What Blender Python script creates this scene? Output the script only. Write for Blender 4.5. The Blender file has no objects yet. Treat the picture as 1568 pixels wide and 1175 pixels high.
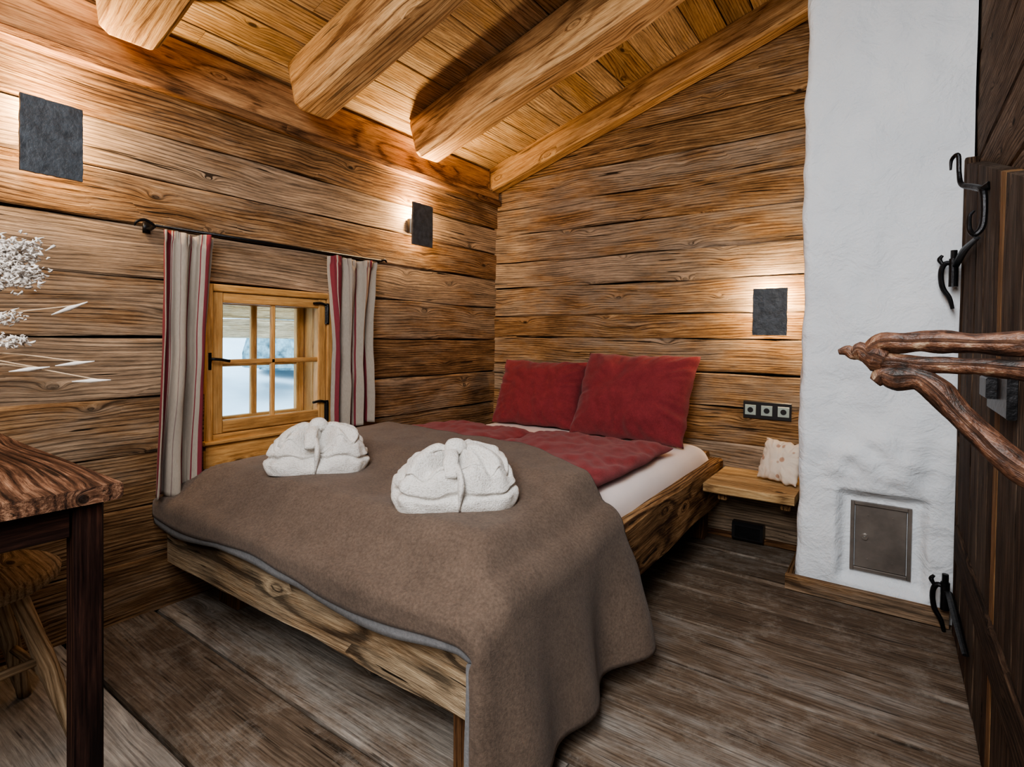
import bpy, math, random
import numpy as np
from mathutils import Vector, Matrix, noise
random.seed(7)
V3=Vector
X=V3((1,0,0));Y=V3((0,1,0));Z=V3((0,0,1))
SL=0.313
def ceil_z(x): return 2.17+SL*x

# ------------------------------------------------------------------ materials
def newmat(name):
    m=bpy.data.materials.new(name); m.use_nodes=True
    nt=m.node_tree; b=nt.nodes['Principled BSDF']
    return m,nt,b
class NB:
    def __init__(s,nt): s.nt=nt
    def n(s,t,**k):
        x=s.nt.nodes.new(t)
        for a,b in k.items(): setattr(x,a,b)
        return x
    def l(s,a,b): s.nt.links.new(a,b)
    def math(s,op,a,b=None,clamp=False):
        x=s.n('ShaderNodeMath',operation=op); x.use_clamp=clamp
        for i,v in enumerate((a,b)):
            if v is None: continue
            if isinstance(v,(int,float)): x.inputs[i].default_value=v
            else: s.l(v,x.inputs[i])
        return x.outputs[0]
    def map(s,vec,scale):
        x=s.n('ShaderNodeVectorMath',operation='MULTIPLY'); s.l(vec,x.inputs[0]); x.inputs[1].default_value=scale
        return x.outputs[0]
    def noise(s,vec,sc=1.0,det=3,rough=.55,dist=0):
        x=s.n('ShaderNodeTexNoise'); s.l(vec,x.inputs['Vector']); x.inputs['Scale'].default_value=sc
        x.inputs['Detail'].default_value=det; x.inputs['Roughness'].default_value=rough; x.inputs['Distortion'].default_value=dist
        return x.outputs['Fac']
    def ramp(s,fac,stops,interp='LINEAR'):
        x=s.n('ShaderNodeValToRGB'); s.l(fac,x.inputs[0]); cr=x.color_ramp; cr.interpolation=interp
        while len(cr.elements)<len(stops): cr.elements.new(.5)
        for e,(p,c) in zip(cr.elements,stops):
            e.position=p; e.color=(c[0],c[1],c[2],1) if len(c)==3 else c
        return x.outputs[0]
    def mix(s,fac,a,b,mode='MIX'):
        x=s.n('ShaderNodeMix',data_type='RGBA',blend_type=mode)
        for i,v in ((0,fac),(6,a),(7,b)):
            if isinstance(v,(int,float)): x.inputs[i].default_value=v
            elif isinstance(v,tuple): x.inputs[i].default_value=(v[0],v[1],v[2],1)
            else: s.l(v,x.inputs[i])
        return x.outputs[2]
    def bump(s,h,st,dist,b):
        x=s.n('ShaderNodeBump'); s.l(h,x.inputs['Height']); x.inputs['Strength'].default_value=st; x.inputs['Distance'].default_value=dist
        s.l(x.outputs[0],b.inputs['Normal'])
def wood(name,dark,mid,light,rough=.85,tone=.5,freq=430,bump=.7,grey=None,greyamt=0.,knots=.8,scr=0.,ringw=.13,patch=1.1,fine=1.0,scuff=0,lo=.36,hi=.68):
    m,nt,b=newmat(name); k=NB(nt)
    at=k.n('ShaderNodeAttribute',attribute_name='gc'); vec=at.outputs['Vector']
    ar=k.n('ShaderNodeAttribute',attribute_name='rnd'); rnd=ar.outputs['Fac']
    sep=k.n('ShaderNodeSeparateXYZ'); k.l(vec,sep.inputs[0])
    n1=k.noise(k.map(vec,(1.3,6,6)),1,1,.5)
    vo=k.n('ShaderNodeTexVoronoi'); k.l(k.map(vec,(5.0,12,12)),vo.inputs['Vector']); vo.inputs['Scale'].default_value=1
    d=vo.outputs['Distance']
    sc=k.n('ShaderNodeSeparateColor'); k.l(vo.outputs['Color'],sc.inputs[0])
    on=k.math('GREATER_THAN',sc.outputs[0],1-knots*.45)
    infl=k.math('MULTIPLY',k.math('POWER',2.718,k.math('MULTIPLY',d,-7.)),on)
    warp=k.math('ADD',k.math('MULTIPLY',n1,30.),k.math('MULTIPLY',infl,26.))
    ring=k.math('ADD',k.math('MULTIPLY',k.math('SINE',k.math('ADD',k.math('MULTIPLY',sep.outputs[1],float(freq)),warp)),.5),.5)
    ring=k.math('POWER',ring,4.)
    cb=k.n('ShaderNodeCombineXYZ'); k.l(sep.outputs[0],cb.inputs[0]); k.l(k.math('ADD',sep.outputs[1],k.math('MULTIPLY',warp,.8/freq)),cb.inputs[1]); k.l(sep.outputs[2],cb.inputs[2])
    st=k.noise(k.map(cb.outputs[0],(5.5*fine,150*fine,150*fine)),1,4,.75)
    st2=k.noise(k.map(cb.outputs[0],(3.0,24,24)),1,5,.74)
    f=k.math('SUBTRACT',k.math('MULTIPLY',st,.66),k.math('MULTIPLY',ring,ringw))
    f=k.math('ADD',f,k.math('MULTIPLY',st2,.42))
    mi=(lo+hi)/2
    col=k.ramp(f,[(lo,dark),(mi,mid),(hi,light)])
    kn=k.math('MULTIPLY',k.ramp(d,[(.07,(1,1,1)),(.15,(0,0,0))]),on)
    col=k.mix(k.math('MULTIPLY',kn,.9),col,tuple(c*.25 for c in dark))
    pn=k.noise(k.map(vec,(2.0,7,7)),patch,5,.7)
    if grey:
        g=k.ramp(f,[(lo,tuple(c*.3 for c in grey)),(mi,tuple(c*.75 for c in grey)),(hi,tuple(c*1.25 for c in grey))])
        ga=k.math('MULTIPLY',k.ramp(k.math('ADD',k.math('MULTIPLY',pn,.8),k.math('MULTIPLY',rnd,.30)),[(.46,(0,0,0)),(.62,(1,1,1))]),greyamt)
        col=k.mix(ga,col,g)
    tn=k.math('ADD',k.math('MULTIPLY',rnd,tone),1-tone*.5)
    tn=k.math('MULTIPLY',tn,k.math('ADD',k.math('MULTIPLY',pn,1.6),.2))
    mul=k.n('ShaderNodeVectorMath',operation='SCALE'); k.l(col,mul.inputs[0]); k.l(tn,mul.inputs[3])
    out=mul.outputs[0]
    if scr>0:
        crk=k.noise(k.map(cb.outputs[0],(2.6,65,65)),1,2,.6)
        ck=k.math('MULTIPLY',k.ramp(crk,[(.305,(1,1,1)),(.335,(0,0,0))]),scr)
        out=k.mix(ck,out,(.008,.005,.003))
    if scuff>0:
        sf=k.noise(k.map(vec,(9,9,9)),1,6,.8)
        out=k.mix(k.math('MULTIPLY',k.ramp(sf,[(.50,(0,0,0)),(.66,(1,1,1))]),scuff),out,(.34,.31,.27))
    k.l(out,b.inputs['Base Color']); b.inputs['Roughness'].default_value=rough
    b.inputs['Specular IOR Level'].default_value=.18
    k.bump(k.math('ADD',st,st2),bump,.008,b)
    return m
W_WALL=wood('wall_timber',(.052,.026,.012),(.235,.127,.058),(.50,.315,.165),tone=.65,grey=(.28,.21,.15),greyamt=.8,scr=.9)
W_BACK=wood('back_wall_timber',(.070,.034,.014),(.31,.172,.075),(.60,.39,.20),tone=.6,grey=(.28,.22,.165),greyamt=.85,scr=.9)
W_CEIL=wood('ceiling_boards',(.18,.095,.04),(.52,.32,.145),(.76,.53,.29),tone=.8,grey=(.36,.29,.21),greyamt=.6,scr=.3,knots=.6)
W_BEAM=wood('rafter_timber',(.18,.088,.036),(.50,.295,.135),(.72,.49,.26),tone=.3,freq=300,bump=.6,scr=.6,knots=.5)
W_FLOOR=wood('floor_planks',(.055,.038,.027),(.175,.125,.088),(.31,.24,.18),tone=.75,rough=.7,grey=(.31,.285,.255),greyamt=.85,scr=.7,knots=.35,bump=.4,patch=1.6,scuff=.4,ringw=.08,lo=.33,hi=.72)
W_BED=wood('bed_timber',(.07,.034,.015),(.35,.215,.11),(.66,.47,.28),tone=.3,freq=260,grey=(.36,.30,.215),greyamt=.7,scr=.95,ringw=.22,knots=.8,fine=.6)
W_BEDD=wood('bed_side_timber',(.05,.023,.010),(.23,.127,.057),(.46,.295,.15),tone=.3,freq=300,scr=.9,ringw=.16,fine=.8)
W_TRIM=wood('dark_trim_timber',(.04,.018,.008),(.16,.078,.035),(.30,.165,.08),tone=.4)
W_FASC=wood('fascia_timber',(.10,.048,.022),(.38,.21,.10),(.58,.37,.19),rough=.95,tone=.4,scr=.5)
W_WIN=wood('window_pine',(.24,.11,.034),(.45,.24,.085),(.58,.345,.14),tone=.25,rough=.45,bump=.12,knots=.1,ringw=.05)
W_SHELF=wood('shelf_wood',(.16,.09,.04),(.42,.27,.13),(.64,.46,.25),tone=.2,knots=.3)
W_DOOR=wood('old_door_wood',(.014,.008,.005),(.065,.038,.024),(.17,.11,.07),tone=.6,grey=(.12,.095,.075),greyamt=.6,scr=.6)
W_DOORL=wood('door_batten_wood',(.06,.028,.012),(.19,.105,.048),(.32,.20,.10),tone=.3)
W_RW=wood('right_wall_timber',(.04,.024,.015),(.175,.115,.075),(.32,.225,.155),tone=.6,grey=(.24,.20,.165),greyamt=.7,scr=.7)
W_TTOP=wood('table_top_wood',(.018,.009,.006),(.105,.05,.029),(.33,.19,.12),tone=.3,rough=.65,freq=260,bump=.5,scr=.8,patch=2.4)
W_TLEG=wood('table_leg_wood',(.006,.003,.003),(.022,.011,.009),(.07,.030,.020),tone=.3,rough=.4,bump=.2,knots=.1)
W_STOOL=wood('stool_wood',(.12,.08,.045),(.30,.215,.135),(.48,.38,.26),tone=.3,knots=.2)
def simple(name,col,rough=.6,metal=0,bs=0,bscale=80,var=0,vscale=6,det=4,emit=None,bd=.003):
    m,nt,b=newmat(name); k=NB(nt)
    tc=k.n('ShaderNodeTexCoord').outputs['Object']
    if var:
        n=k.noise(tc,vscale,det,.6)
        k.l(k.ramp(n,[(.3,tuple(c*(1-var) for c in col)),(.7,tuple(min(1,c*(1+var)) for c in col))]),b.inputs['Base Color'])
    else: b.inputs['Base Color'].default_value=(*col,1)
    b.inputs['Roughness'].default_value=rough; b.inputs['Metallic'].default_value=metal
    if bs: k.bump(k.noise(tc,bscale,3,.6),bs,bd,b)
    if emit:
        b.inputs['Emission Color'].default_value=(*emit[0],1); b.inputs['Emission Strength'].default_value=emit[1]
    return m
M_SLATE=simple('slate_plate',(.042,.052,.064),.55,0,.8,60,.5,30,bd=.004)
M_IRON=simple('forged_iron',(.022,.022,.024),.4,.8,.5,60,.3,20)
M_STEEL=simple('stove_door_steel',(.25,.225,.205),.42,.7,.15,40,.25,8)
M_BLACK=simple('black_plastic',(.012,.012,.014),.35)
M_SOCK=simple('socket_insert',(.30,.37,.35),.3)
M_DARK=simple('dark_backing',(.010,.006,.004),.9,0,.2,20,.3)
M_SHEET=simple('white_sheet',(.82,.74,.72),.8,0,.25,25,.03,5,bd=.006)
M_GLASS,_nt,_b=newmat('window_glass')
_b.inputs['Transmission Weight'].default_value=1; _b.inputs['Roughness'].default_value=0; _b.inputs['IOR'].default_value=1.05
_b.inputs['Base Color'].default_value=(.97,.99,1,1)
M_SNOW=simple('snow',(.72,.86,.96),.8,0,.3,4,.06,2)
M_HEDGE=simple('frosted_shrubs',(.26,.38,.42),.9,0,.8,10,.7,7)
M_PLAS,nt,b=newmat('white_plaster'); k=NB(nt); tc=k.n('ShaderNodeTexCoord').outputs['Object']
k.l(k.ramp(k.noise(tc,3,3,.6),[(.3,(.70,.75,.80)),(.7,(.80,.845,.885))]),b.inputs['Base Color']); b.inputs['Roughness'].default_value=.9
h=k.math('ADD',k.noise(tc,8,4,.6,.8),k.math('MULTIPLY',k.noise(tc,60,2,.6),.2)); k.bump(h,.6,.03,b)
def fabric(name,c1,c2,weave=600,rough=.95,sheen=.3,bs=.4,big=9,wb=.5):
    m,nt,b=newmat(name); k=NB(nt); tc=k.n('ShaderNodeTexCoord').outputs['Object']
    n=k.math('ADD',k.math('MULTIPLY',k.noise(tc,big,4,.7),1-wb),k.math('MULTIPLY',k.noise(tc,weave*.5,2,.7),wb))
    k.l(k.ramp(n,[(.35,c1),(.65,c2)]),b.inputs['Base Color']); b.inputs['Roughness'].default_value=rough
    b.inputs['Sheen Weight'].default_value=sheen; b.inputs['Sheen Roughness'].default_value=.5
    k.bump(k.noise(tc,weave,2,.7),bs,.002,b)
    return m
M_BLANKET=fabric('brown_wool',(.078,.055,.041),(.148,.107,.081),260,sheen=.08,wb=.6,bs=.6)
M_BLANKU=fabric('grey_wool',(.13,.135,.145),(.22,.225,.235),300,sheen=.1)
M_STITCH=simple('stitch_yarn',(.55,.50,.43),.9)
M_RED=fabric('burgundy_linen',(.145,.014,.019),(.235,.030,.037),400,.9,.1,.6,20)
M_TERRY,nt,b=newmat('white_terry'); k=NB(nt); tc=k.n('ShaderNodeTexCoord').outputs['Object']
k.l(k.ramp(k.noise(tc,190,3,.75),[(.34,(.70,.67,.62)),(.52,(.93,.915,.88))]),b.inputs['Base Color']); b.inputs['Roughness'].default_value=1
k.bump(k.noise(tc,190,3,.8),.9,.009,b)
M_CURT,nt,b=newmat('striped_linen'); k=NB(nt)
at=k.n('ShaderNodeAttribute',attribute_name='gc'); sp=k.n('ShaderNodeSeparateXYZ'); k.l(at.outputs['Vector'],sp.inputs[0])
R_=(.20,.033,.045);B_=(.36,.315,.265);G_=(.22,.165,.15)
k.l(k.mix(1.,k.ramp(sp.outputs[1],[(0,B_),(.02,R_),(.10,B_),(.115,R_),(.19,B_),(.20,R_),(.21,B_),(.34,G_),(.35,B_),(.47,R_),(.48,B_),(.50,R_),(.565,B_),(.585,R_),(.60,B_),(.75,R_),(.76,B_),(.80,R_),(.87,B_),(.89,R_),(.93,B_)],'CONSTANT'),
   k.ramp(k.noise(k.map(at.outputs['Vector'],(40,300,1)),1,3,.7),[(.2,(.65,.65,.65)),(.7,(1,1,1))]),'MULTIPLY'),b.inputs['Base Color']); b.inputs['Roughness'].default_value=.95
M_PRINT,nt,b=newmat('printed_cushion'); k=NB(nt); tc=k.n('ShaderNodeTexCoord').outputs['Object']
vo=k.n('ShaderNodeTexVoronoi'); k.l(tc,vo.inputs['Vector']); vo.inputs['Scale'].default_value=22
k.l(k.ramp(vo.outputs['Distance'],[(.0,(.38,.22,.15)),(.24,(.45,.30,.22)),(.30,(.66,.58,.49))]),b.inputs['Base Color']); b.inputs['Roughness'].default_value=.9
M_PLUME=simple('dried_plume',(.60,.56,.52),1,0,0,1,.2,30)
M_STEM=simple('dried_stem',(.45,.33,.22),.9)
M_CERAM=simple('vase_ceramic',(.5,.45,.4),.4,0,.1,20,.1)
W_HAND,nt,b=newmat('branch_handle_wood'); k=NB(nt)
at=k.n('ShaderNodeAttribute',attribute_name='gc').outputs['Vector']; tc=k.n('ShaderNodeTexCoord').outputs['Object']
n=k.math('ADD',k.math('MULTIPLY',k.noise(k.map(at,(12,60,60)),1,5,.8),.6),k.math('MULTIPLY',k.noise(tc,34,4,.7),.5))
k.l(k.ramp(n,[(.43,(.010,.006,.004)),(.53,(.065,.028,.016)),(.62,(.17,.080,.045)),(.72,(.46,.35,.24))]),b.inputs['Base Color']); b.inputs['Roughness'].default_value=.5
k.bump(n,.9,.007,b)

# ------------------------------------------------------------------ geometry helpers
class Acc:
    def __init__(s): s.v=[];s.f=[];s.g=[];s.r=[]
    def build(s,name,mat,parent=None,smooth=False):
        me=bpy.data.meshes.new(name); me.from_pydata([tuple(p) for p in s.v],[],s.f); me.update()
        a=me.attributes.new('gc','FLOAT_VECTOR','POINT'); a.data.foreach_set('vector',[c for p in s.g for c in p])
        a=me.attributes.new('rnd','FLOAT','POINT'); a.data.foreach_set('value',s.r)
        if smooth: me.polygons.foreach_set('use_smooth',[True]*len(me.polygons))
        me.materials.append(mat); o=bpy.data.objects.new(name,me); bpy.context.collection.objects.link(o)
        if parent: o.parent=parent
        return o
def empty(name,loc=(0,0,0)):
    o=bpy.data.objects.new(name,None); o.empty_display_size=.1; bpy.context.collection.objects.link(o); return o
def board(a,p0,p1,U,w,t,bev=.006,jit=.003,seg=.25,fn=None,rnd=None,off=None):
    p0=V3(p0);p1=V3(p1);D=(p1-p0);L=D.length;D.normalize();U=V3(U).normalized();W=D.cross(U)
    n=max(1,int(L/seg)); o=off or [random.uniform(0,40) for _ in range(3)]; r=random.random() if rnd is None else rnd
    cs=[(-w/2+bev,-t/2),(w/2-bev,-t/2),(w/2,-t/2+bev),(w/2,t/2-bev),(w/2-bev,t/2),(-w/2+bev,t/2),(-w/2,t/2-bev),(-w/2,-t/2+bev)]
    base=len(a.v); so=random.uniform(0,100)
    for i in range(n+1):
        s=L*i/n
        for j,(cu,cv) in enumerate(cs):
            ju=noise.noise(V3((s*2.2+so,j//2*3.1,0)))*jit*1.6; jv=noise.noise(V3((s*3+so,j*1.7,9)))*jit
            p=p0+D*s+U*(cu+(ju if jit else 0))+W*(cv+(jv if jit else 0))
            if fn: p=fn(p)
            a.v.append(p); a.g.append((s+o[0],cu+o[1],cv+o[2])); a.r.append(r)
    for i in range(n):
        for j in range(8):
            q=base+i*8;a.f.append((q+j,q+(j+1)%8,q+8+(j+1)%8,q+8+j))
    a.f.append(tuple(base+j for j in reversed(range(8)))); a.f.append(tuple(base+n*8+j for j in range(8)))
def box(a,lo,hi,ax=None,bev=.004,jit=0,rnd=None,seg=.3):
    lo=V3(lo);hi=V3(hi);c=(lo+hi)/2;d=hi-lo
    if ax is None: ax=max(range(3),key=lambda i:d[i])
    o=[i for i in range(3) if i!=ax]
    p0=c.copy();p1=c.copy();p0[ax]=lo[ax];p1[ax]=hi[ax]
    U=V3((0,0,0));U[o[0]]=1
    board(a,p0,p1,U,d[o[0]],d[o[1]],min(bev,d[o[0]]*.3,d[o[1]]*.3),jit,seg,rnd=rnd)
def catmull(P,k=6):
    P=[V3(p) for p in P]; Q=[P[0]*2-P[1]]+P+[P[-1]*2-P[-2]]; out=[]
    for i in range(1,len(Q)-2):
        for j in range(k):
            t=j/k; a,b,c,d=Q[i-1:i+3]
            out.append(.5*((2*b)+(c-a)*t+(2*a-5*b+4*c-d)*t*t+(3*b-a-3*c+d)*t**3))
    out.append(P[-1]); return out
def tube(a,P,R,k=6,ns=10,nz=0,flat=1.0,rnd=None,nf=25):
    n0=len(P); 
    if not isinstance(R,(list,tuple)): R=[R]*n0
    Q=catmull(P,k) if k>1 else [V3(p) for p in P]
    base=len(a.v); s=0; o=[random.uniform(0,30) for _ in range(3)]; r=random.random() if rnd is None else rnd
    T=(Q[1]-Q[0]).normalized(); N=T.cross(Z if abs(T.z)<.9 else X).normalized()
    for i,q in enumerate(Q):
        if i>0: s+=(q-Q[i-1]).length
        T=(Q[min(i+1,len(Q)-1)]-Q[max(i-1,0)]).normalized()
        N=(N-T*N.dot(T)).normalized(); B=T.cross(N)
        fi=i/(k if k>1 else 1); i0=min(int(fi),n0-1); i1=min(i0+1,n0-1); rr=R[i0]+(R[i1]-R[i0])*(fi-i0)
        for j in range(ns):
            an=2*math.pi*j/ns; rj=rr*(1+nz*noise.noise(V3((s*nf+o[0],math.cos(an)*1.3,math.sin(an)*1.3))))
            a.v.append(q+N*math.cos(an)*rj+B*math.sin(an)*rj*flat); a.g.append((s+o[0],an/6.28*rr*6+o[1],o[2])); a.r.append(r)
    m=len(Q)
    for i in range(m-1):
        for j in range(ns):
            b0=base+i*ns;a.f.append((b0+j,b0+(j+1)%ns,b0+ns+(j+1)%ns,b0+ns+j))
    a.f.append(tuple(base+j for j in reversed(range(ns)))); a.f.append(tuple(base+(m-1)*ns+j for j in range(ns)))
def grid(a,nu,nv,fn,gfn=None,rnd=.5,flip=False):
    base=len(a.v)
    for i in range(nu+1):
        for j in range(nv+1):
            u=i/nu;v=j/nv; a.v.append(V3(fn(u,v))); a.g.append(gfn(u,v) if gfn else (u,v,0)); a.r.append(rnd)
    for i in range(nu):
        for j in range(nv):
            q=base+i*(nv+1)+j; f=(q,q+nv+1,q+nv+2,q+1); a.f.append(tuple(reversed(f)) if flip else f)
def lathe(a,prof,c,ns=24):
    base=len(a.v);c=V3(c)
    for r,z in prof:
        for j in range(ns):
            an=2*math.pi*j/ns;a.v.append(c+V3((r*math.cos(an),r*math.sin(an),z)));a.g.append((r*math.cos(an)+3,r*math.sin(an)+5,z));a.r.append(.5)
    for i in range(len(prof)-1):
        for j in range(ns):
            q=base+i*ns;a.f.append((q+j,q+(j+1)%ns,q+ns+(j+1)%ns,q+ns+j))
def sm(x,a,b):
    t=max(0,min(1,(x-a)/(b-a)));return t*t*(3-2*t)

# ------------------------------------------------------------------ shell
YB=-3.9; XR=2.5
a=Acc()
edges=[0.06,-.22,-.47,-.73,-1.0,-1.28,-1.57,-1.84,-2.12,-2.40,-2.68,-2.97,-3.25,-3.55,-3.92]
for i in range(len(edges)-1):
    y0,y1=edges[i],edges[i+1]; cuts=[-.05,2.6]
    if i%2: cuts=[-.05,random.uniform(.8,1.9),2.6]
    for c in range(len(cuts)-1):
        dz=random.uniform(-.004,.0)
        board(a,(cuts[c]+.003,(y0+y1)/2,-.025+dz),(cuts[c+1]-.003,(y0+y1)/2,-.025+dz),Y,abs(y1-y0)-.012,.05,.007,.004,rnd=(.15,.75,.4,.95,.3,.6,.1,.85)[(i*3+c*5)%8])
fl=a.build('floor',W_FLOOR)
a=Acc(); box(a,(-.05,YB,-.12),(2.6,.05,-.045),0); a.build('subfloor',M_DARK,fl)
# left wall
a=Acc(); rows=[-.01,.21,.40,.6,.81,1.03,1.25,1.44,1.62,1.79,1.96,2.2]
wy0,wy1,wz0,wz1=-1.951,-1.35,.605,1.249
for i in range(len(rows)-1):
    z0,z1=rows[i],rows[i+1]; zc=(z0+z1)/2; w=z1-z0-.005; ox=random.uniform(-.005,.004)
    segs=[(YB,0.05)]
    if z0>=.59 and z1<=1.26: segs=[(YB,wy0+.01),(wy1-.01,.05)]
    for s in segs:
        board(a,(-.045+ox,s[0],zc),(-.045+ox,s[1],zc),Z,w,.09,.006,.007,.13)
a2=Acc()
for lo,hi in (((-.22,YB,-.1),(-.085,0.2,.6)),((-.22,YB,1.25),(-.085,.2,2.3)),((-.22,YB,.6),(-.085,wy0+.01,1.25)),((-.22,wy1-.01,.6),(-.085,.2,1.25))): box(a2,lo,hi,1)
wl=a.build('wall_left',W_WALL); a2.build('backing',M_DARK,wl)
# back wall
a=Acc(); rows=[-.01,.18,.34,.5,.69,.87,1.05,1.19,1.38,1.55,1.74,1.92,2.1,2.28,2.45,2.62,2.8,3.05]
def clampc(p):
    p=V3(p); p.z=min(p.z,ceil_z(max(p.x,0))+.02); return p
for i in range(len(rows)-1):
    z0,z1=rows[i],rows[i+1]; zc=(z0+z1)/2; oy=random.uniform(-.004,.007)
    xs=-.02 if z0<2.15 else (z0-2.17)/SL-.1
    board(a,(xs,.045+oy,zc),(2.6,.045+oy,zc),Z,z1-z0-.003,.09,.006,.008,.13,fn=clampc)
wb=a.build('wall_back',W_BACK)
a2=Acc(); box(a2,(-.2,.09,-.1),(2.6,.2,3.0),0); a2.build('backing',M_DARK,wb)
# right wall
a=Acc(); rows=[-.01,.22,.45,.66,.88,1.1,1.3,1.5,1.7,1.9,2.1,2.3,2.5,2.7,2.95]
for i in range(len(rows)-1):
    z0,z1=rows[i],rows[i+1]; zc=(z0+z1)/2; ox=random.uniform(-.002,.006)
    board(a,(XR+.047+ox,YB,zc),(XR+.047+ox,.05,zc),Z,z1-z0-.004,.09,.006,.004)
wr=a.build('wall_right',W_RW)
a2=Acc(); box(a2,(2.59,YB,-.1),(2.7,.2,3.0),1); a2.build('backing',M_DARK,wr)
a=Acc()
for i in range(13):
    z0=i*.23; board(a,(-.05,YB-.045,z0+.115),(2.6,YB-.045,z0+.115),Z,.226,.09,.008,.004,fn=clampc)
a.build('wall_front',W_WALL)
# ceiling boards
a=Acc(); sd=V3((1,0,SL)).normalized(); x=-.05
while x<2.65:
    w=random.uniform(.11,.17)
    for (y0,y1) in ((YB,-1.2-random.uniform(0,1.2)),(None,.1)):
        if y0 is None: y0=last
        else: last=y1
        c=V3((x+w/2,0,ceil_z(x+w/2)+.0135+random.uniform(0,.006)))
        board(a,(c.x,y0+.001,c.z),(c.x,y1-.001,c.z),sd,w/ math.cos(math.atan(SL))-.004,.025,.003,.001)
    x+=w
ce=a.build('ceiling',W_CEIL)
a2=Acc(); board(a2,(-.2,-1.85,ceil_z(-.2)+.07),(2.75,-1.85,ceil_z(2.75)+.07),Y,4.2,.06,jit=0); a2.build('backing',M_DARK,ce)
def rafter(name,yc,w,zb,h,x0,x1,bev=.024,jit=.006):
    a=Acc(); off=h/2
    zc0=zb+SL*x0+off; zc1=zb+SL*x1+off
    board(a,(x0+.03,yc,zc0+.03*SL),(x1,yc,zc1),Y,w,h,bev,jit,.14)
    D=V3((1,0,SL)).normalized(); c=V3((x0+.03,yc,zc0+.03*SL)); base=len(a.v); a.f.remove(tuple(range(7,-1,-1)))
    prev=0
    for sc,dx in ((.94,-.014),(.84,-.026)):
        for i in range(8):
            a.v.append(c+(a.v[i]-c)*sc+D*dx); g=a.g[i]; a.g.append((g[0]+dx,g[1],g[2])); a.r.append(a.r[0])
        nb=len(a.v)-8
        for j in range(8): a.f.append((nb+j,nb+(j+1)%8,prev+(j+1)%8,prev+j))
        prev=nb
    a.f.append(tuple(prev+j for j in reversed(range(8))))
    return a.build(name,W_BEAM,smooth=False)
for n,yc in (('ceiling_beam',-.871),('ceiling_beam.001',-1.583),('ceiling_beam.002',-2.277),('ceiling_beam.003',-2.98),('ceiling_beam.004',-3.68)):
    rafter(n,yc,.172,1.945,.235,.135,2.49)
a=Acc(); board(a,(0.0,-.056,2.03+.08),(2.49,-.056,2.03+.08+SL*2.49),Y,.11,.165,.015,.004,.2); a.build('ceiling_beam.005',W_BEAM)
a=Acc(); box(a,(0.001,YB,1.945),(.042,-.005,1.985),1,.008,.004); a.build('trim_1',W_TRIM)
a=Acc(); box(a,(0.001,YB,1.987),(.022,-.005,2.165),1,.006,.004,rnd=.9); a.build('trim_2',W_FASC)
# ------------------------------------------------------------------ window
w1=empty('window_1')
a=Acc()
def frame(a,x0,x1,y0,y1,z0,z1,t,tb=None):
    tb=tb or t
    box(a,(x0,y0,z0),(x1,y0+t,z1),2,.004); box(a,(x0,y1-t,z0),(x1,y1,z1),2,.004)
    box(a,(x0,y0+t,z1-t),(x1,y1-t,z1),1,.004); box(a,(x0,y0+t,z0),(x1,y1-t,z0+tb),1,.004)
frame(a,-.10,.018,wy0,wy1,wz0,wz1,.03,.03)
frame(a,-.03,.008,wy0+.032,wy1-.032,wz0+.032,wz1-.032,.042,.05)
box(a,(-.02,-1.66,wz0+.07),(.0,-1.64,wz1-.07),2); box(a,(-.02,wy0+.06,.918),(.0,wy1-.06,.94),1)
box(a,(-.22,wy0+.0,wz0),(-.10,wy0+.03,wz1),2);box(a,(-.22,wy1-.03,wz0),(-.10,wy1,wz1),2)
box(a,(-.22,wy0,wz1-.03),(-.10,wy1,wz1),1);box(a,(-.22,wy0,wz0),(-.10,wy1,wz0+.03),1)
frame(a,-.20,-.17,wy0+.032,wy1-.032,wz0+.032,wz1-.032,.04)
box(a,(-.195,-1.655,wz0+.07),(-.175,-1.625,wz1-.07),2); box(a,(-.195,wy0+.06,.90),(-.175,wy1-.06,.922),1)
box(a,(-.0,wy0-.0,.50),(.02,wy1,.602),1); box(a,(-.02,wy0-.01,.596),(.035,wy1+.01,.612),1)
a.build('frame',W_WIN,w1)
a=Acc(); box(a,(-.011,wy0+.07,wz0+.08),(-.008,wy1-.07,wz1-.07),1,0.0005); a.build('glass',M_GLASS,w1)
a=Acc()
box(a,(.006,-1.945,.90),(.018,-1.925,.97),2); tube(a,[(.018,-1.935,.945),(.035,-1.93,.945),(.037,-1.90,.942),(.037,-1.865,.935)],.006)
for zz in (.68,1.15):
    box(a,(.012,-1.395,zz-.05),(.024,-1.375,zz+.05),2); tube(a,[(.022,-1.385,zz-.045),(.022,-1.385,zz+.045)],.008)
    tube(a,[(.02,-1.385,zz+.04),(.02,-1.42,zz+.05),(.02,-1.46,zz+.046)],.006)
a.build('ironwork',M_IRON,w1)
a=Acc()
for i in range(9): board(a,(-3.1,-3.,1.10+i*.2),(-3.1,6.,1.10+i*.2),Z,.19,.12,.02,.01,.5)
a.build('exterior_log_wall',W_CEIL)
a=Acc(); grid(a,50,50,lambda u,v:(-.6-u*18,-8+v*26,-.5+u*u*3.2+.25*noise.noise(V3((u*8,v*9,0))))); a.build('snowy_ground',M_SNOW,smooth=True)
a=Acc()
for i in range(14):
    c=V3((-6-random.random()*3,-1+i*.7,.3+random.random()*.2)); r=.5
    prof=[(r*1.,0),(r*.95,.25),(r*.7,.6),(r*.4,.95),(.02,1.3)]; lathe(a,[(p+.08*random.random(),q) for p,q in prof],c,12)
a.build('frosted_shrubs',M_HEDGE)
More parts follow.
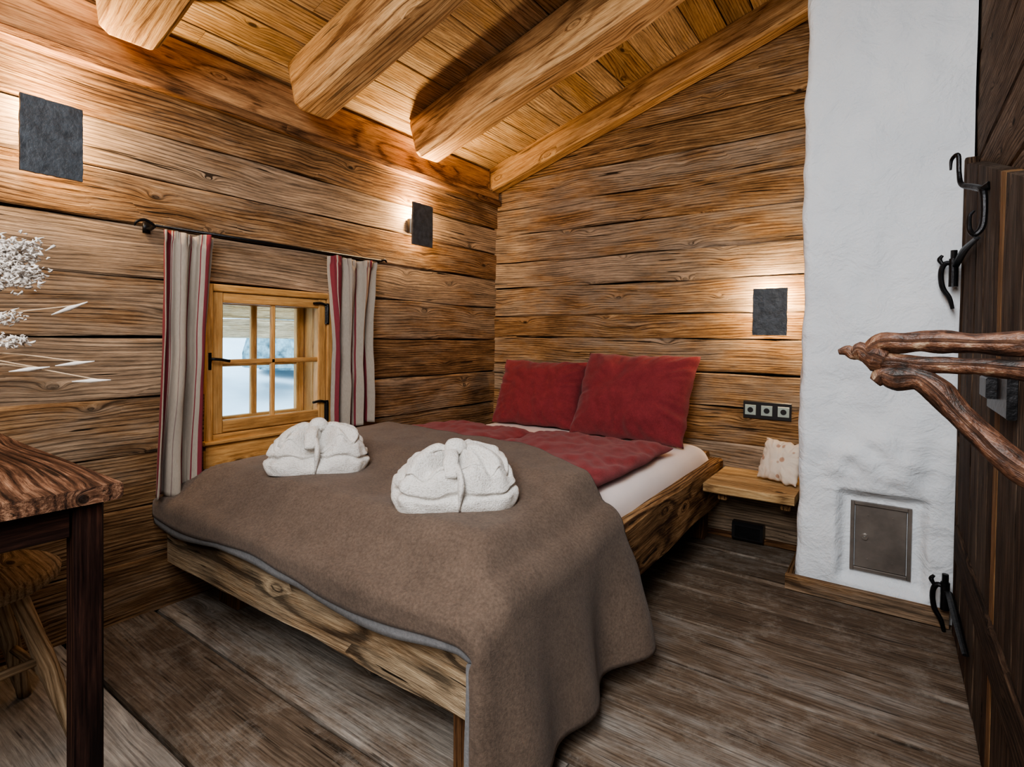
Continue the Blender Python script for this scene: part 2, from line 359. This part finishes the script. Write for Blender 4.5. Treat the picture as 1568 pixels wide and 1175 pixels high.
# ------------------------------------------------------------------ curtains
def curtain(name,y0t,y1t,y0b,y1b,zt,zb,seed,folds):
    a=Acc(); rd=random.Random(seed); ph=rd.random()*6
    def f(u,v):
        uu=u+.03*math.sin(5*u+ph)
        g=1-.12*math.sin(math.pi*min(1,v*1.1))
        ya=y0t+(y0b-y0t)*v; yb=y1t+(y1b-y1t)*v; ym=(ya+yb)/2; yy=ym+(ya+(yb-ya)*u-ym)*g
        amp=.018+.012*v
        xx=.072+amp*math.sin(2*math.pi*folds*uu+ph+.8*math.sin(2.2*v+ph))+.014*noise.noise(V3((u*4,v*3,seed)))+.006*noise.noise(V3((u*9,v*7,seed)))
        if v<.05: xx+=.006*math.sin(u*70)
        yy+=.006*math.sin(4*math.pi*folds*uu)
        return (max(.032,xx),yy,zt+(zb-zt)*v+.006*math.sin(u*9))
    grid(a,90,60,f,lambda u,v:(v,u,0)); o=a.build(name,M_CURT,smooth=True); s=o.modifiers.new('s','SOLIDIFY'); s.thickness=.002
curtain('curtain',-2.135,-1.945,-2.165,-1.985,1.424,.44,1,2.6)
curtain('curtain.001',-1.41,-1.125,-1.395,-1.155,1.424,.60,2,3.2)
rod=empty('curtain_rod'); a=Acc()
tube(a,[(.075,-2.16,1.437),(.075,-1.10,1.437)],.006,1)
for yy in (-2.155,-1.105):
    tube(a,[(.0,yy,1.43),(.04,yy,1.428),(.075,yy,1.437)],.006)
tube(a,[(.075,-2.16,1.437),(.075,-2.19,1.45),(.075,-2.215,1.44),(.07,-2.22,1.425)],[.005,.006,.005,.003]); box(a,(0,-2.17,1.415),(.01,-2.145,1.455),2)
tube(a,[(.075,-1.10,1.437),(.075,-1.075,1.445),(.075,-1.06,1.435)],[.006,.007,.004])
a.build('rod',M_IRON,rod,smooth=True)
# ------------------------------------------------------------------ slate lamps
def lamp(name,c,axis,pws,up=0):
    e=empty(name); a=Acc(); w,h=.156,.232
    def P(u,n,z):
        return V3((c[0]+n,c[1]+u,c[2]+z)) if axis=='x' else V3((c[0]+u,c[1]-n,c[2]+z))
    sd=random.random()*9
    for s,nn in ((0,.100),(1,.088)):
        def f(u,v,nn=nn):
            uu=(u-.5)*w; zz=(v-.5)*h
            jit=.002*noise.noise(V3((u*9,v*9,sd)))
            return P(uu+jit,nn+.0015*noise.noise(V3((u*5+sd,v*5,2))),zz+jit)
        grid(a,12,16,f,flip=(s==1)^(axis=='y'))
    n0=13*17
    ring=[(i,0) for i in range(12)]+[(12,j) for j in range(16)]+[(12-i,16) for i in range(12)]+[(0,16-j) for j in range(16)]
    for q in range(len(ring)):
        i,j=ring[q]; i2,j2=ring[(q+1)%len(ring)]
        A=i*17+j;B=i2*17+j2; a.f.append((A,n0+A,n0+B,B))
    a.build('slate_panel',M_SLATE,e)
    a=Acc()
    q0=P(-.03,0.001,-.04);q1=P(.03,.03,.04); lo=V3(map(min,q0,q1));hi=V3(map(max,q0,q1)); box(a,lo,hi,2)
    q0=P(-.008,0.03,-.02);q1=P(.008,.089,.02); lo=V3(map(min,q0,q1));hi=V3(map(max,q0,q1)); box(a,lo,hi,2)
    a.build('bracket',M_BLACK,e)
    for zz,pw in zip((.085,-.07),pws):
        L=bpy.data.lights.new(name+'_bulb','POINT'); L.energy=pw; L.color=(1,.69,.38); L.shadow_soft_size=.018
        o=bpy.data.objects.new('bulb',L); o.location=P(0,.062,zz); bpy.context.collection.objects.link(o); o.parent=e
    if up:
        L=bpy.data.lights.new(name+'_uplight','SPOT'); L.energy=up; L.color=(1,.74,.44); L.shadow_soft_size=.025; L.spot_size=math.radians(150); L.spot_blend=.8
        o=bpy.data.objects.new('uplight',L); o.location=P(0,.074,.10); d=P(0,.40,.10+.55)-P(0,.074,.10)
        o.rotation_euler=d.to_track_quat('-Z','Y').to_euler(); bpy.context.collection.objects.link(o); o.parent=e
lamp('slate_wall_lamp',(0,-2.455,1.652),'x',(11,1.5),42); lamp('slate_wall_lamp.001',(0,-.817,1.67),'x',(13,1.5),46); lamp('slate_wall_lamp.002',(1.766,0,1.19),'y',(13,1.5))
# ------------------------------------------------------------------ sockets
e=empty('power_socket'); a=Acc(); box(a,(1.635,-.012,.643),(1.86,0,.733),0,.003); a.build('frame',M_BLACK,e)
a=Acc(); b2=Acc()
for i in range(3):
    xc=1.67+i*.0775; box(a,(xc-.026,-.016,.662),(xc+.026,-.010,.714),0,.002)
    tube(b2,[(xc,-.0162,.688),(xc,-.0168,.688)],.014,1,18)
a.build('insert',M_SOCK,e); b2.build('holes',M_BLACK,e)
e=empty('floor_night_light'); a=Acc(); box(a,(1.6,-.06,.012),(1.75,-.001,.105),0,.012); a.build('housing',M_BLACK,e); a=Acc(); box(a,(1.615,-.064,.03),(1.735,-.058,.088),0,.003); a.build('lens',M_IRON,e)
# ------------------------------------------------------------------ plaster chimney
a=Acc(); x0,x1,yf=1.945,2.495,-.45; rc=.035
per=(-yf-rc)+rc*math.pi/2+(x1-x0-rc)
nx0,nx1,nz0,nz1=2.14,2.342,.122,.402
def pil(u,v):
    s=u*per; z=v*2.75
    if s<(-yf-rc): p=V3((x0,-s,z));N=V3((-1,0,0))
    elif s<(-yf-rc)+rc*math.pi/2:
        th=(s-(-yf-rc))/rc; N=V3((-math.cos(th),-math.sin(th),0)); p=V3((x0+rc,yf+rc,z))+N*rc
    else: p=V3((x0+rc+s-(-yf-rc)-rc*math.pi/2,yf,z));N=V3((0,-1,0))
    d=.014*noise.noise(V3((p.x*5,p.y*5,p.z*3)))+.009*noise.noise(V3((p.x*13,p.y*13,p.z*10)))
    if N.y<-.9:
        m=.022; dx=max(nx0-m-p.x,p.x-nx1-m,0); dz=max(nz0-m-z,z-nz1-m,0); dd=math.hypot(dx,dz)
        d-= .035*(1-sm(dd,0,.035))
        d+=.030*math.exp(-(((p.x-2.24)/.22)**2+((z-.57)/.11)**2))*(1+1.1*noise.noise(V3((p.x*14,0,z*14))))
        if dd<.002: d=-.035
    return p+N*d
grid(a,110,320,pil)
ch=a.build('wall_chimney',M_PLAS,smooth=True)
sd_=empty('soot_door'); a=Acc()
def fr_y(a,x0,x1,z0,z1,y0,y1,t):
    box(a,(x0,y0,z0),(x0+t,y1,z1),2,.002);box(a,(x1-t,y0,z0),(x1,y1,z1),2,.002);box(a,(x0+t,y0,z1-t),(x1-t,y1,z1),0,.002);box(a,(x0+t,y0,z0),(x1-t,y1,z0+t),0,.002)
fr_y(a,nx0,nx1,nz0,nz1,-.430,-.408,.014); box(a,(nx0+.016,-.422,nz0+.016),(nx1-.016,-.412,nz1-.016),2,.002)
for xx in (nx0+.06,nx1-.06): 
    for zz in (nz0+.05,nz1-.05): tube(a,[(xx+.0,-.421,zz),(xx,-.426,zz)],.003,1)
a.build('panel',M_STEEL,sd_)
a=Acc(); tube(a,[(nx0+.05,-.42,.262),(nx0+.05,-.43,.262)],.011,1,18); tube(a,[(nx0+.05,-.43,.262),(nx0+.05,-.436,.262)],.005,1,8); a.build('lock',simple('chrome',(.6,.6,.6),.2,1),sd_)
a=Acc(); box(a,(1.915,-.5,0.001),(2.455,-.472,.065),0,.004,.002); box(a,(1.915,-.472,.001),(1.942,-.01,.065),1,.004,.002); a.build('baseboard_chimney',W_WALL)
a=Acc(); box(a,(0.02,-.02,.001),(1.91,-.001,.03),0,.003,.002); a.build('baseboard_back',W_TRIM)
# ------------------------------------------------------------------ door
d1=empty('door_1'); a=Acc(); al=Acc()
ys=[-.56,-.72,-.90,-1.08,-1.25,-1.33,-1.40,-1.62,-1.9,-2.12]
def topz(y): return 1.67-.30*max(0,-y-.6)
for i in range(len(ys)-1):
    y0,y1=ys[i],ys[i+1]; tgt=al if i==5 else a
    ztop=topz(y0)
    def fn(p,ztop=ztop):
        p=V3(p)
        if p.z>ztop-.03: p.z=topz(p.y)
        return p
    board(tgt,(2.482,(y0+y1)/2,.012),(2.482,(y0+y1)/2,ztop),Y,abs(y1-y0)-.004,.034,.005,.003,fn=fn)
board(a,(2.472,-.58,.35),(2.472,-2.08,.35),Z,.12,.03,.006,.003)
a.build('planks',W_DOOR,d1); al.build('batten',W_DOORL,d1)
a=Acc(); box(a,(2.462,-.545,.0),(2.499,-.50,1.70),2,.006,.003); a.build('door_frame',W_DOOR,d1)
a=Acc()
for zc in (1.30,.13):
    tube(a,[(2.440,-.52,zc+.05),(2.440,-.52,zc-.05)],.014,1,12)
    tube(a,[(2.440,-.52,zc+.045),(2.440,-.52,zc+.08)],.010,1,8)
    tube(a,[(2.445,-.52,zc+.03),(2.418,-.515,zc+.035),(2.405,-.515,zc+.005),(2.41,-.515,zc-.05),(2.43,-.52,zc-.09),(2.44,-.52,zc-.13)],[.008,.009,.009,.009,.008,.006])
    tube(a,[(2.445,-.52,zc+.02),(2.448,-.60,zc+.035),(2.448,-.8,zc+.045),(2.452,-1.05,zc+.04)],[.010,.012,.012,.008],flat=.5)
    tube(a,[(2.41,-.515,zc+.03),(2.40,-.512,zc+.05),(2.408,-.512,zc+.065)],[.006,.008,.005])
tube(a,[(2.395,-.98,1.555),(2.397,-.98,1.585),(2.410,-1.0,1.590),(2.413,-1.0,1.54),(2.418,-1.02,1.500),(2.44,-1.08,1.475),(2.452,-1.14,1.45),(2.455,-1.15,1.40),(2.452,-1.15,1.355),(2.438,-1.15,1.335),(2.428,-1.14,1.35),(2.427,-1.14,1.385),(2.436,-1.14,1.40)],[.003,.005,.006,.006,.007,.009,.009,.008,.008,.007,.006,.005,.003])
tube(a,[(2.452,-1.14,1.455),(2.466,-1.15,1.46)],[.008,.012],1)
box(a,(2.448,-1.36,.90),(2.464,-1.62,1.0),1,.003); box(a,(2.43,-1.40,.93),(2.45,-1.50,.975),1,.003)
a.build('ironwork',M_IRON,d1,smooth=False)
a=Acc()
tube(a,[(2.203,-2.118,1.033),(2.214,-2.12,1.035),(2.222,-2.122,1.029),(2.230,-2.125,1.036),(2.238,-2.126,1.030),(2.248,-2.128,1.026),(2.258,-2.13,1.022)],[.004,.008,.007,.014,.012,.019,.016],nz=.25,ns=16,nf=50)
tube(a,[(2.238,-2.126,1.034),(2.256,-2.13,1.047),(2.29,-2.14,1.048),(2.32,-2.145,1.049),(2.36,-2.155,1.048),(2.46,-2.18,1.050)],[.010,.014,.013,.0135,.013,.016],nz=.3,ns=16,nf=40)
tube(a,[(2.248,-2.13,1.022),(2.27,-2.132,1.022),(2.30,-2.14,1.019),(2.35,-2.15,1.020),(2.40,-2.165,1.016),(2.46,-2.18,1.018)],[.013,.010,.011,.0105,.013,.014],nz=.25,ns=16,nf=40)
tube(a,[(2.247,-2.13,.993),(2.257,-2.13,1.003),(2.272,-2.135,.999),(2.295,-2.14,1.001),(2.315,-2.148,.986),(2.335,-2.155,.960),(2.355,-2.16,.938),(2.375,-2.17,.915),(2.41,-2.18,.893),(2.462,-2.2,.880)],[.008,.014,.017,.0145,.0155,.014,.0145,.016,.016,.02],nz=.18,ns=16,nf=30)
tube(a,[(2.272,-2.133,1.012),(2.27,-2.133,.995)],[.008,.008],1)
a.build('branch_handle',W_HAND,d1,smooth=True)
# ------------------------------------------------------------------ bed
bed=empty('bed'); BL=-2.1; BW=1.543
a=Acc()
box(a,(.06,BL,.180),(BW,BL+.10,.415),0,.014,.012,rnd=.8,seg=.12)
a.build('foot_rail',W_BED,bed)
a=Acc()
box(a,(BW-.075,BL+.10,.195),(BW,-.02,.415),1,.010,.010,seg=.14,rnd=.7); box(a,(.06,BL+.10,.20),(.13,-.02,.415),1,.008,.005)
box(a,(.13,-.08,.20),(BW-.075,-.02,.45),0,.008,.004)
box(a,(.13,BL+.1,.22),(BW-.075,-.08,.25),1,.004)
a.build('side_rails',W_BEDD,bed)
a=Acc()
for lx,ly,wd in ((1.455,-2.09,.08),(.12,-1.95,.14),(1.40,-.13,.08),(.15,-.13,.08)):
    box(a,(lx,ly,.002),(lx+wd,ly+wd,.19),2,.006,.003,rnd=0)
a.build('legs',W_TRIM,bed)
def slab(name,lo,hi,mat,parent,wr=.004,n=40,seed=0,pe=8,ex=.45):
    a=Acc();lo=V3(lo);hi=V3(hi);c=(lo+hi)/2;d=(hi-lo)/2
    for sgn in (1,-1):
        def f(u,v):
            s=2*u-1;t=2*v-1; s=math.copysign(1-(1-abs(s))**1.6,s); t=math.copysign(1-(1-abs(t))**1.6,t)
            h=max(0,(1-abs(s)**pe)*(1-abs(t)**pe))**ex
            p=V3((c.x+d.x*s,c.y+d.y*t,c.z+sgn*d.z*h)); 
            w=wr*noise.noise(V3((p.x*7+seed,p.y*7,sgn)))+wr*.6*noise.noise(V3((p.x*17+seed,p.y*12,sgn)))
            w+=wr*.9*abs(noise.noise(V3(((p.x+p.y)*11+seed,(p.x-p.y)*4,sgn))))
            p.z+= w*(1 if sgn>0 else 0)*min(1,h*1.5)
            p.x+=wr*1.5*noise.noise(V3((p.y*5,seed,1))); p.y+=wr*1.5*noise.noise(V3((p.x*5,seed,5)))
            return p
        grid(a,n,n,f,flip=sgn<0)
    o=a.build(name,mat,parent,smooth=True)
    m=o.modifiers.new('w','WELD'); m.merge_threshold=.0005
    return o
slab('mattress',(.135,BL+.105,.255),(BW-.05,-.085,.505),M_SHEET,bed,n=60,pe=24,wr=.002)
slab('duvet',(.14,-1.44,.508),(.74,-.60,.568),M_RED,None,seed=3,wr=.014,n=80,pe=7)
slab('duvet.001',(.75,-1.50,.508),(1.44,-.54,.572),M_RED,None,seed=8,wr=.014,n=80,pe=7)
def pillow(name,w,h,t,loc,rx,rz,mat,seed,wr=.012,ry=0,pin=.05):
    a=Acc()
    for sgn in (1,-1):
        def f(u,v):
            s=2*u-1;q=2*v-1
            hh=(max(0,1-abs(s)**3.)*max(0,1-abs(q)**3.))**.55
            x=w/2*s*(1-pin*(1-q*q)); y=h/2*q*(1-pin*(1-s*s))
            z=sgn*t/2*hh
            z+=wr*hh**.5*noise.noise(V3((s*2.5+seed,q*2.5,sgn)))*sgn
            rn=1-abs(noise.noise(V3((s*3+q*1.5+seed,q*1.2-s,sgn+4))))
            z-=sgn*wr*.9*max(0,rn-.75)*4*hh**.5*.35
            cr=max(abs(s),abs(q)); z+=sgn*wr*.9*sm(cr,.5,.88)*(1-sm(cr,.95,1))*noise.noise(V3((math.atan2(q,s)*7,seed,0)))
            x+=.012*noise.noise(V3((q*3,seed,0)));y+=.012*noise.noise(V3((s*3,seed,7)))
            return (x,y,z)
        grid(a,60,60,f,flip=sgn<0)
    o=a.build(name,mat,smooth=True); o.location=loc; o.rotation_euler=(rx,ry,rz)
    m=o.modifiers.new('w','WELD'); m.merge_threshold=.0005
    return o
pillow('pillow',.585,.43,.20,(.485,-.185,.705),math.radians(66),math.radians(4),M_RED,2,.02)
pillow('pillow.001',.66,.50,.25,(1.115,-.24,.735),math.radians(64),math.radians(-3),M_RED,6,.022)
pillow('small_cushion',.20,.20,.08,(1.845,-.20,.478),math.radians(70),math.radians(-25),M_PRINT,9,.006)
# blanket
LIP=1.50
def H(x,y):
    foot=sm(-y,1.93,2.12); side=sm(x,1.42,1.56); left=sm(.16-x,0,.16)
    z=.592-.052*sm(-y,1.45,1.75)
    z-= (z-.428)*max(foot,side*.95,left*.9)
    z+=.007*noise.noise(V3((x*3,y*3,2)))*(1-foot)+.004*noise.noise(V3((x*8,y*8,5)))
    z+=.008*abs(noise.noise(V3((x*5+y*3,y*2-x,8))))*(1-foot)
    return z
def yhead(s): return -1.12-.29*sm(s,.95,1.5)+.15*sm(s,1.58,1.95)+.012*math.sin(s*6)
OV=.075
def BP(s,t,lift=0):
    yh=yhead(s); tot=(yh+2.118)+OV
    dist=t*tot; yy=yh-dist; over=0
    if yy<-2.118: over=-2.118-yy; yy=-2.118
    q=s-LIP
    ov_vis=over*(1.0+.25*math.sin(s*7))
    if q<=0:
        z=H(s,yy); p=V3((s,yy-(.016*sm(over,0,.02)),z-ov_vis*.9)); N=Z
    else:
        zr=H(LIP,yy); r=.07; arc=r*math.pi/2
        if q<arc:
            th=q/r; p=V3((LIP+r*math.sin(th),yy,zr-r*(1-math.cos(th)))); N=V3((math.sin(th),0,math.cos(th)))
        else:
            dn=q-arc
            p=V3((LIP+r+.16*dn,yy,zr-r-dn)); N=X
        hang=sm(q,.03,.14)
        fr=sm(q,.08,.42)
        p.x+=fr*(.030*math.sin(yy*13+1.0)+.024*math.sin(yy*22+2)+.02*math.sin(yy*7))
        p.x+=fr*.045*sm(-yy,1.9,2.12)
        p.y-=(1-hang)*.016*sm(over,0,.02)
        p.z-=ov_vis*.9*(1-hang); p.x-=ov_vis*.5*hang; p.y-=.02*hang*sm(over,0,.03)
        p.y-=.01*fr*sm(-yy,1.9,2.12)
        p.z=max(p.z,.018)
    return p+N*lift
SMAX=LIP+.11+.335
a=Acc(); grid(a,150,90,lambda u,v:BP(.015+u*(SMAX-.015),v,.004)); 
bl=empty('wool_blanket'); o=a.build('cloth',M_BLANKET,bl,smooth=True); s=o.modifiers.new('s','SOLIDIFY'); s.thickness=.007; s.offset=-1
a=Acc()
def BP2(u,v):
    s=.015+u*(SMAX-.015); p=BP(s,.90+v*.1,-.010)
    ext=.011+.006*math.sin(s*11); hang=sm(s-LIP,.03,.14)
    return p+V3((-ext*.6*hang*v,.002+.008*hang,-ext*(1-hang)*v))
grid(a,150,8,BP2); o=a.build('under_layer',M_BLANKU,bl,smooth=True); s=o.modifiers.new('s','SOLIDIFY'); s.thickness=.004; s.offset=-1
a=Acc()
def stitch(fe,fi,n):
    pts=[fe(i/n) for i in range(n+1)]
    tube(a,pts,.0025,1,6)
    for i in range(n+1):
        tube(a,[fe(i/n),fi(i/n)],.0018,1,4)
S0=.015
stitch(lambda u:BP(S0+u*(SMAX-S0),1,.006),lambda u:BP(S0+u*(SMAX-S0),.980,.008),110)
stitch(lambda v:BP(SMAX,v,.006),lambda v:BP(SMAX-.020,v,.008),50)
stitch(lambda u:BP(S0+u*(SMAX-S0),0,.006),lambda u:BP(S0+u*(SMAX-S0),.020,.008),110)
a.build('stitching',M_STITCH,bl)
# ------------------------------------------------------------------ bathrobes
def robe(name,loc,rz,w,d,h,seed):
    e=empty(name); e.location=loc; e.rotation_euler=(0,0,rz); a=Acc()
    def S(th,ph):
        ct,stt=math.cos(th),math.sin(th)
        cx=math.copysign(abs(ct)**.5,ct); cy=math.copysign(abs(stt)**.5,stt)
        cp=max(0,math.cos(ph))**.40; sp=math.sin(ph)
        zz=h*(.32+.68*(abs(sp)**.85)) if sp>0 else h*(.32+.64*sp*.99)
        R=cp; zn=zz/h
        g1=.44+.10*math.sin(th*1.5+seed); g2=.76+.05*math.sin(th*2.5+seed*2)
        groove=1.1*math.exp(-((zn-g1)/.045)**2)+.9*math.exp(-((zn-g2)/.04)**2)
        R*=1-.08*groove
        x=w/2*cx*R*(1-.16*max(0,zn-.3)); y=d/2*cy*R*(1-.14*max(0,zn-.3))
        n=noise.noise(V3((x*11+seed,y*11,zz*11)))*.013+noise.noise(V3((x*30+seed,y*30,zz*30)))*.006
        rr=math.hypot(x/(w/2),y/(d/2))
        pl=.022*math.sin(7*th+seed+2.5*rr+1.2*noise.noise(V3((x*8,y*8,seed))))*sm(zn,.3,.7)*(1-sm(rr,.85,1.1))*sm(rr,.05,.3)
        # one sleeve / lapel wedge folded diagonally across the top
        lap=.012*sm(x*.8+y*.5,-.01,.004)*sm(zn,.55,.8)-.010*sm(-x*.8+y*.7,.03,.045)*sm(zn,.55,.8)
        pin=math.exp(-(x/.035)**2)*.030*sm(zn,.1,.4)
        gat=.012*math.sin(10*th+seed*3+2*noise.noise(V3((x*6,y*6,zz*6))))*sm(zn,.05,.25)*(1-sm(zn,.6,.9))
        z=zz+(n+pl+lap)*sm(zn,.1,.5)-pin*sm(zn,.6,.95)+.030*math.exp(-rr*rr*5)
        y-=math.copysign(pin*.8,y)*(1-sm(zn,.8,1))
        k_=1+n*3+gat*1.6
        return V3((x*k_,y*k_,max(0,z)))
    grid(a,200,90,lambda u,v:S(u*2*math.pi,-math.pi/6+v*(math.pi/2+math.pi/6)))
    o=a.build('folded_body',M_TERRY,e,smooth=True); o.modifiers.new('w','WELD').merge_threshold=.0008
    a=Acc(); pts=[]
    for i in range(15):
        al=math.pi*(i/14); yy=-math.cos(al)*d/2*1.0
        pts.append(V3((.006*math.sin(i),yy*.99,h*(.05+.98*math.sin(al)**.5)+.003)))
    tube(a,pts,[.006]+[.021]*13+[.006],4,14,.15,flat=.45,nf=40)
    T=V3((0,-.012,h+.020))
    tube(a,[T+V3((-.03,0,-.004)),T+V3((-.012,-.006,.014)),T+V3((.012,-.004,.016)),T+V3((.03,.004,-.002))],[.012,.024,.024,.011],6,14,.2,nf=40)
    tube(a,[T+V3((-.01,.0,.004)),T+V3((-.05,.01,.014)),T+V3((-.085,.0,.0)),T+V3((-.115,-.03,-.02)),T+V3((-.125,-.06,-.05))],[.012,.022,.026,.024,.014],6,14,.2,flat=.5,nf=40)
    tube(a,[T+V3((.01,0,.004)),T+V3((.05,.012,.012)),T+V3((.09,.005,-.002)),T+V3((.125,-.02,-.024)),T+V3((.14,-.05,-.055))],[.012,.022,.026,.023,.013],6,14,.2,flat=.5,nf=40)
    tube(a,[T+V3((-.004,-.01,.006)),T+V3((-.016,-.04,.006)),T+V3((-.02,-.08,-.012)),T+V3((-.022,-.115,-.05))],[.012,.019,.022,.017],6,14,.2,flat=.5,nf=40)
    a.build('belt',M_TERRY,e,smooth=True)
    return e
robe('folded_bathrobe',(.515,-1.78,.553),math.radians(50),.36,.27,.125,1.3)
robe('folded_bathrobe.001',(1.175,-1.765,.547),math.radians(46),.375,.285,.13,4.1)
# ------------------------------------------------------------------ bedside shelf
e=empty('bedside_shelf'); a=Acc(); box(a,(1.55,-.425,.335),(1.935,-.21,.375),0,.004,.002,rnd=.4); box(a,(1.55,-.208,.335),(1.935,-.003,.375),0,.004,.002,rnd=.8); a.build('top',W_SHELF,e)
a=Acc(); box(a,(1.60,-.35,.29),(1.64,-.01,.334),1); box(a,(1.87,-.35,.29),(1.91,-.01,.334),1); a.build('bearers',W_BEDD,e)
# ------------------------------------------------------------------ table
e=empty('table'); a=Acc()
for y0,y1,r in ((-2.585,-2.80,.6),(-2.803,-3.05,.3),(-3.053,-3.32,.8)): box(a,(.08,y1,.718),(1.015,y0,.75),0,.006,.004,rnd=r)
a.build('top',W_TTOP,e); a=Acc()
for lx,ly in ((.952,-2.66),(.12,-2.665),(.945,-3.28),(.12,-3.28)): box(a,(lx,ly,.002),(lx+.048,ly+.048,.717),2,.004,.001)
box(a,(.965,-3.23,.655),(.99,-2.665,.716),1,.003);box(a,(.145,-3.23,.655),(.17,-2.665,.716),1,.003)
box(a,(.168,-2.65,.655),(.945,-2.625,.716),0,.003);box(a,(.168,-3.27,.655),(.945,-3.245,.716),0,.003)
a.build('legs_and_apron',W_TLEG,e)
e=empty('wooden_stool'); a=Acc(); c=V3((.42,-2.71,0))
lathe(a,[(.0,.405),(.165,.405),(.18,.415),(.183,.435),(.17,.445),(.0,.447)],c,32)
for an in (50,140,230,320):
    dx,dy=math.cos(math.radians(an)),math.sin(math.radians(an))
    tube(a,[c+V3((dx*.10,dy*.10,.41)),c+V3((dx*.17,dy*.17,.2)),c+V3((dx*.235,dy*.235,.003))],[.018,.022,.017],nz=.2)
for a0,a1,zz in ((50,140,.17),(230,320,.17),(140,230,.22),(320,410,.22)):
    r=.235-.135*zz/.41; tube(a,[c+V3((math.cos(math.radians(q))*r,math.sin(math.radians(q))*r,zz)) for q in (a0,a1)],.011,1)
a.build('stool',W_STOOL,e,smooth=True)
# dried flowers
e=empty('dried_flower_vase'); a=Acc(); c=V3((.80,-2.93,.751))
lathe(a,[(.0,0),(.045,0),(.065,.04),(.06,.10),(.03,.15),(.026,.19),(.034,.2),(.03,.195),(.022,.15)],c); a.build('vase',M_CERAM,e,smooth=True)
st=Acc(); pl=Acc(); rd=random.Random(4)
def plume(P0,P1,P2,r,n,rs):
    tube(st,[P0,P1,P2],[.002,.002,.001],5,5)
    Q=catmull([P0,P1,P2],30)
    for i in range(n):
        q=Q[int(len(Q)*(.68+.32*rd.random()))-1]; dv=V3((rd.gauss(0,1),rd.gauss(0,1),rd.gauss(0,1)))*r*.5; p=q+dv
        rr=rs*rd.uniform(.6,1.3); tube(pl,[p,p+V3((rd.uniform(-1,1),rd.uniform(-1,1),rd.uniform(-.5,1)))*rr*1.5,p+V3((rd.uniform(-1,1),rd.uniform(-1,1),rd.uniform(-1,1)))*rr*2],[rr*.3,rr*.6,rr*.15],2,5)
top=c+V3((0,0,.19))
plume(top,V3((.86,-2.83,1.15)),V3((.98,-2.71,1.20)),.020,420,.0042)
plume(top,V3((.86,-2.83,1.10)),V3((.985,-2.705,1.155)),.020,420,.0042)
plume(top,V3((.85,-2.84,1.12)),V3((.97,-2.72,1.178)),.018,300,.004)
plume(top,V3((.84,-2.85,1.05)),V3((.955,-2.73,1.075)),.014,200,.0036)
plume(top,V3((.86,-2.84,1.02)),V3((.97,-2.72,1.03)),.012,160,.0036)
for tip in ((1.0,-2.65,1.10),(1.0,-2.64,.99),(1.02,-2.62,.955),(.97,-2.70,.98)):
    tp=V3(tip); tube(st,[top,(top+tp)/2+V3((0,0,.04)),tp],[.002,.002,.001],5,5)
    dd=(tp-top).normalized(); tube(pl,[tp-dd*.05,tp-dd*.02,tp+dd*.012],[.001,.0045,.001],4,6)
st.build('stems',M_STEM,e); pl.build('plumes',M_PLUME,e,smooth=True)
# ------------------------------------------------------------------ lights
def area(name,loc,tgt,sx,sy,e,col,track='Y'):
    L=bpy.data.lights.new(name,'AREA'); L.shape='RECTANGLE'; L.size=sx; L.size_y=sy; L.energy=e; L.color=col
    o=bpy.data.objects.new(name,L); o.location=loc; o.rotation_euler=(V3(tgt)-V3(loc)).to_track_quat('-Z',track).to_euler(); bpy.context.collection.objects.link(o); return o
area('room_fill',(2.0,-3.75,1.9),(1.1,-.8,.7),1.0,1.2,58,(1.,.98,.96))  # added neutral fill inside the room, behind the camera; no real source there
area('overhead_fill',(1.9,-2.9,2.55),(1.3,-1.2,.0),.6,.6,22,(.90,.95,1))  # added cool fill from above, out of view; no fixture modelled
w=bpy.data.worlds.new('w'); bpy.context.scene.world=w; w.use_nodes=True; bg=w.node_tree.nodes['Background']; bg.inputs[0].default_value=(.60,.82,1,1); bg.inputs[1].default_value=2.8
# ------------------------------------------------------------------ camera
yaw,pitch,roll=.6114,.0172,-.0128
F=V3((-math.sin(yaw)*math.cos(pitch),math.cos(yaw)*math.cos(pitch),-math.sin(pitch)));R=V3((math.cos(yaw),math.sin(yaw),0));U=R.cross(F)
R2=R*math.cos(roll)-U*math.sin(roll);U2=U*math.cos(roll)+R*math.sin(roll)
cd=bpy.data.cameras.new('camera'); cam=bpy.data.objects.new('camera',cd); bpy.context.collection.objects.link(cam)
m=Matrix((( R2.x,U2.x,-F.x,2.2655),(R2.y,U2.y,-F.y,-3.0242),(R2.z,U2.z,-F.z,1.0483),(0,0,0,1))); cam.matrix_world=m
cd.sensor_width=36; cd.lens=830.6/1568*36; cd.shift_y=-56.7/1568; cd.clip_start=.02
bpy.context.scene.camera=cam
try:
    vs=bpy.context.scene.view_settings; vs.view_transform='AgX'; vs.look='AgX - Medium High Contrast'; vs.exposure=.42
except Exception as ex: print(ex)
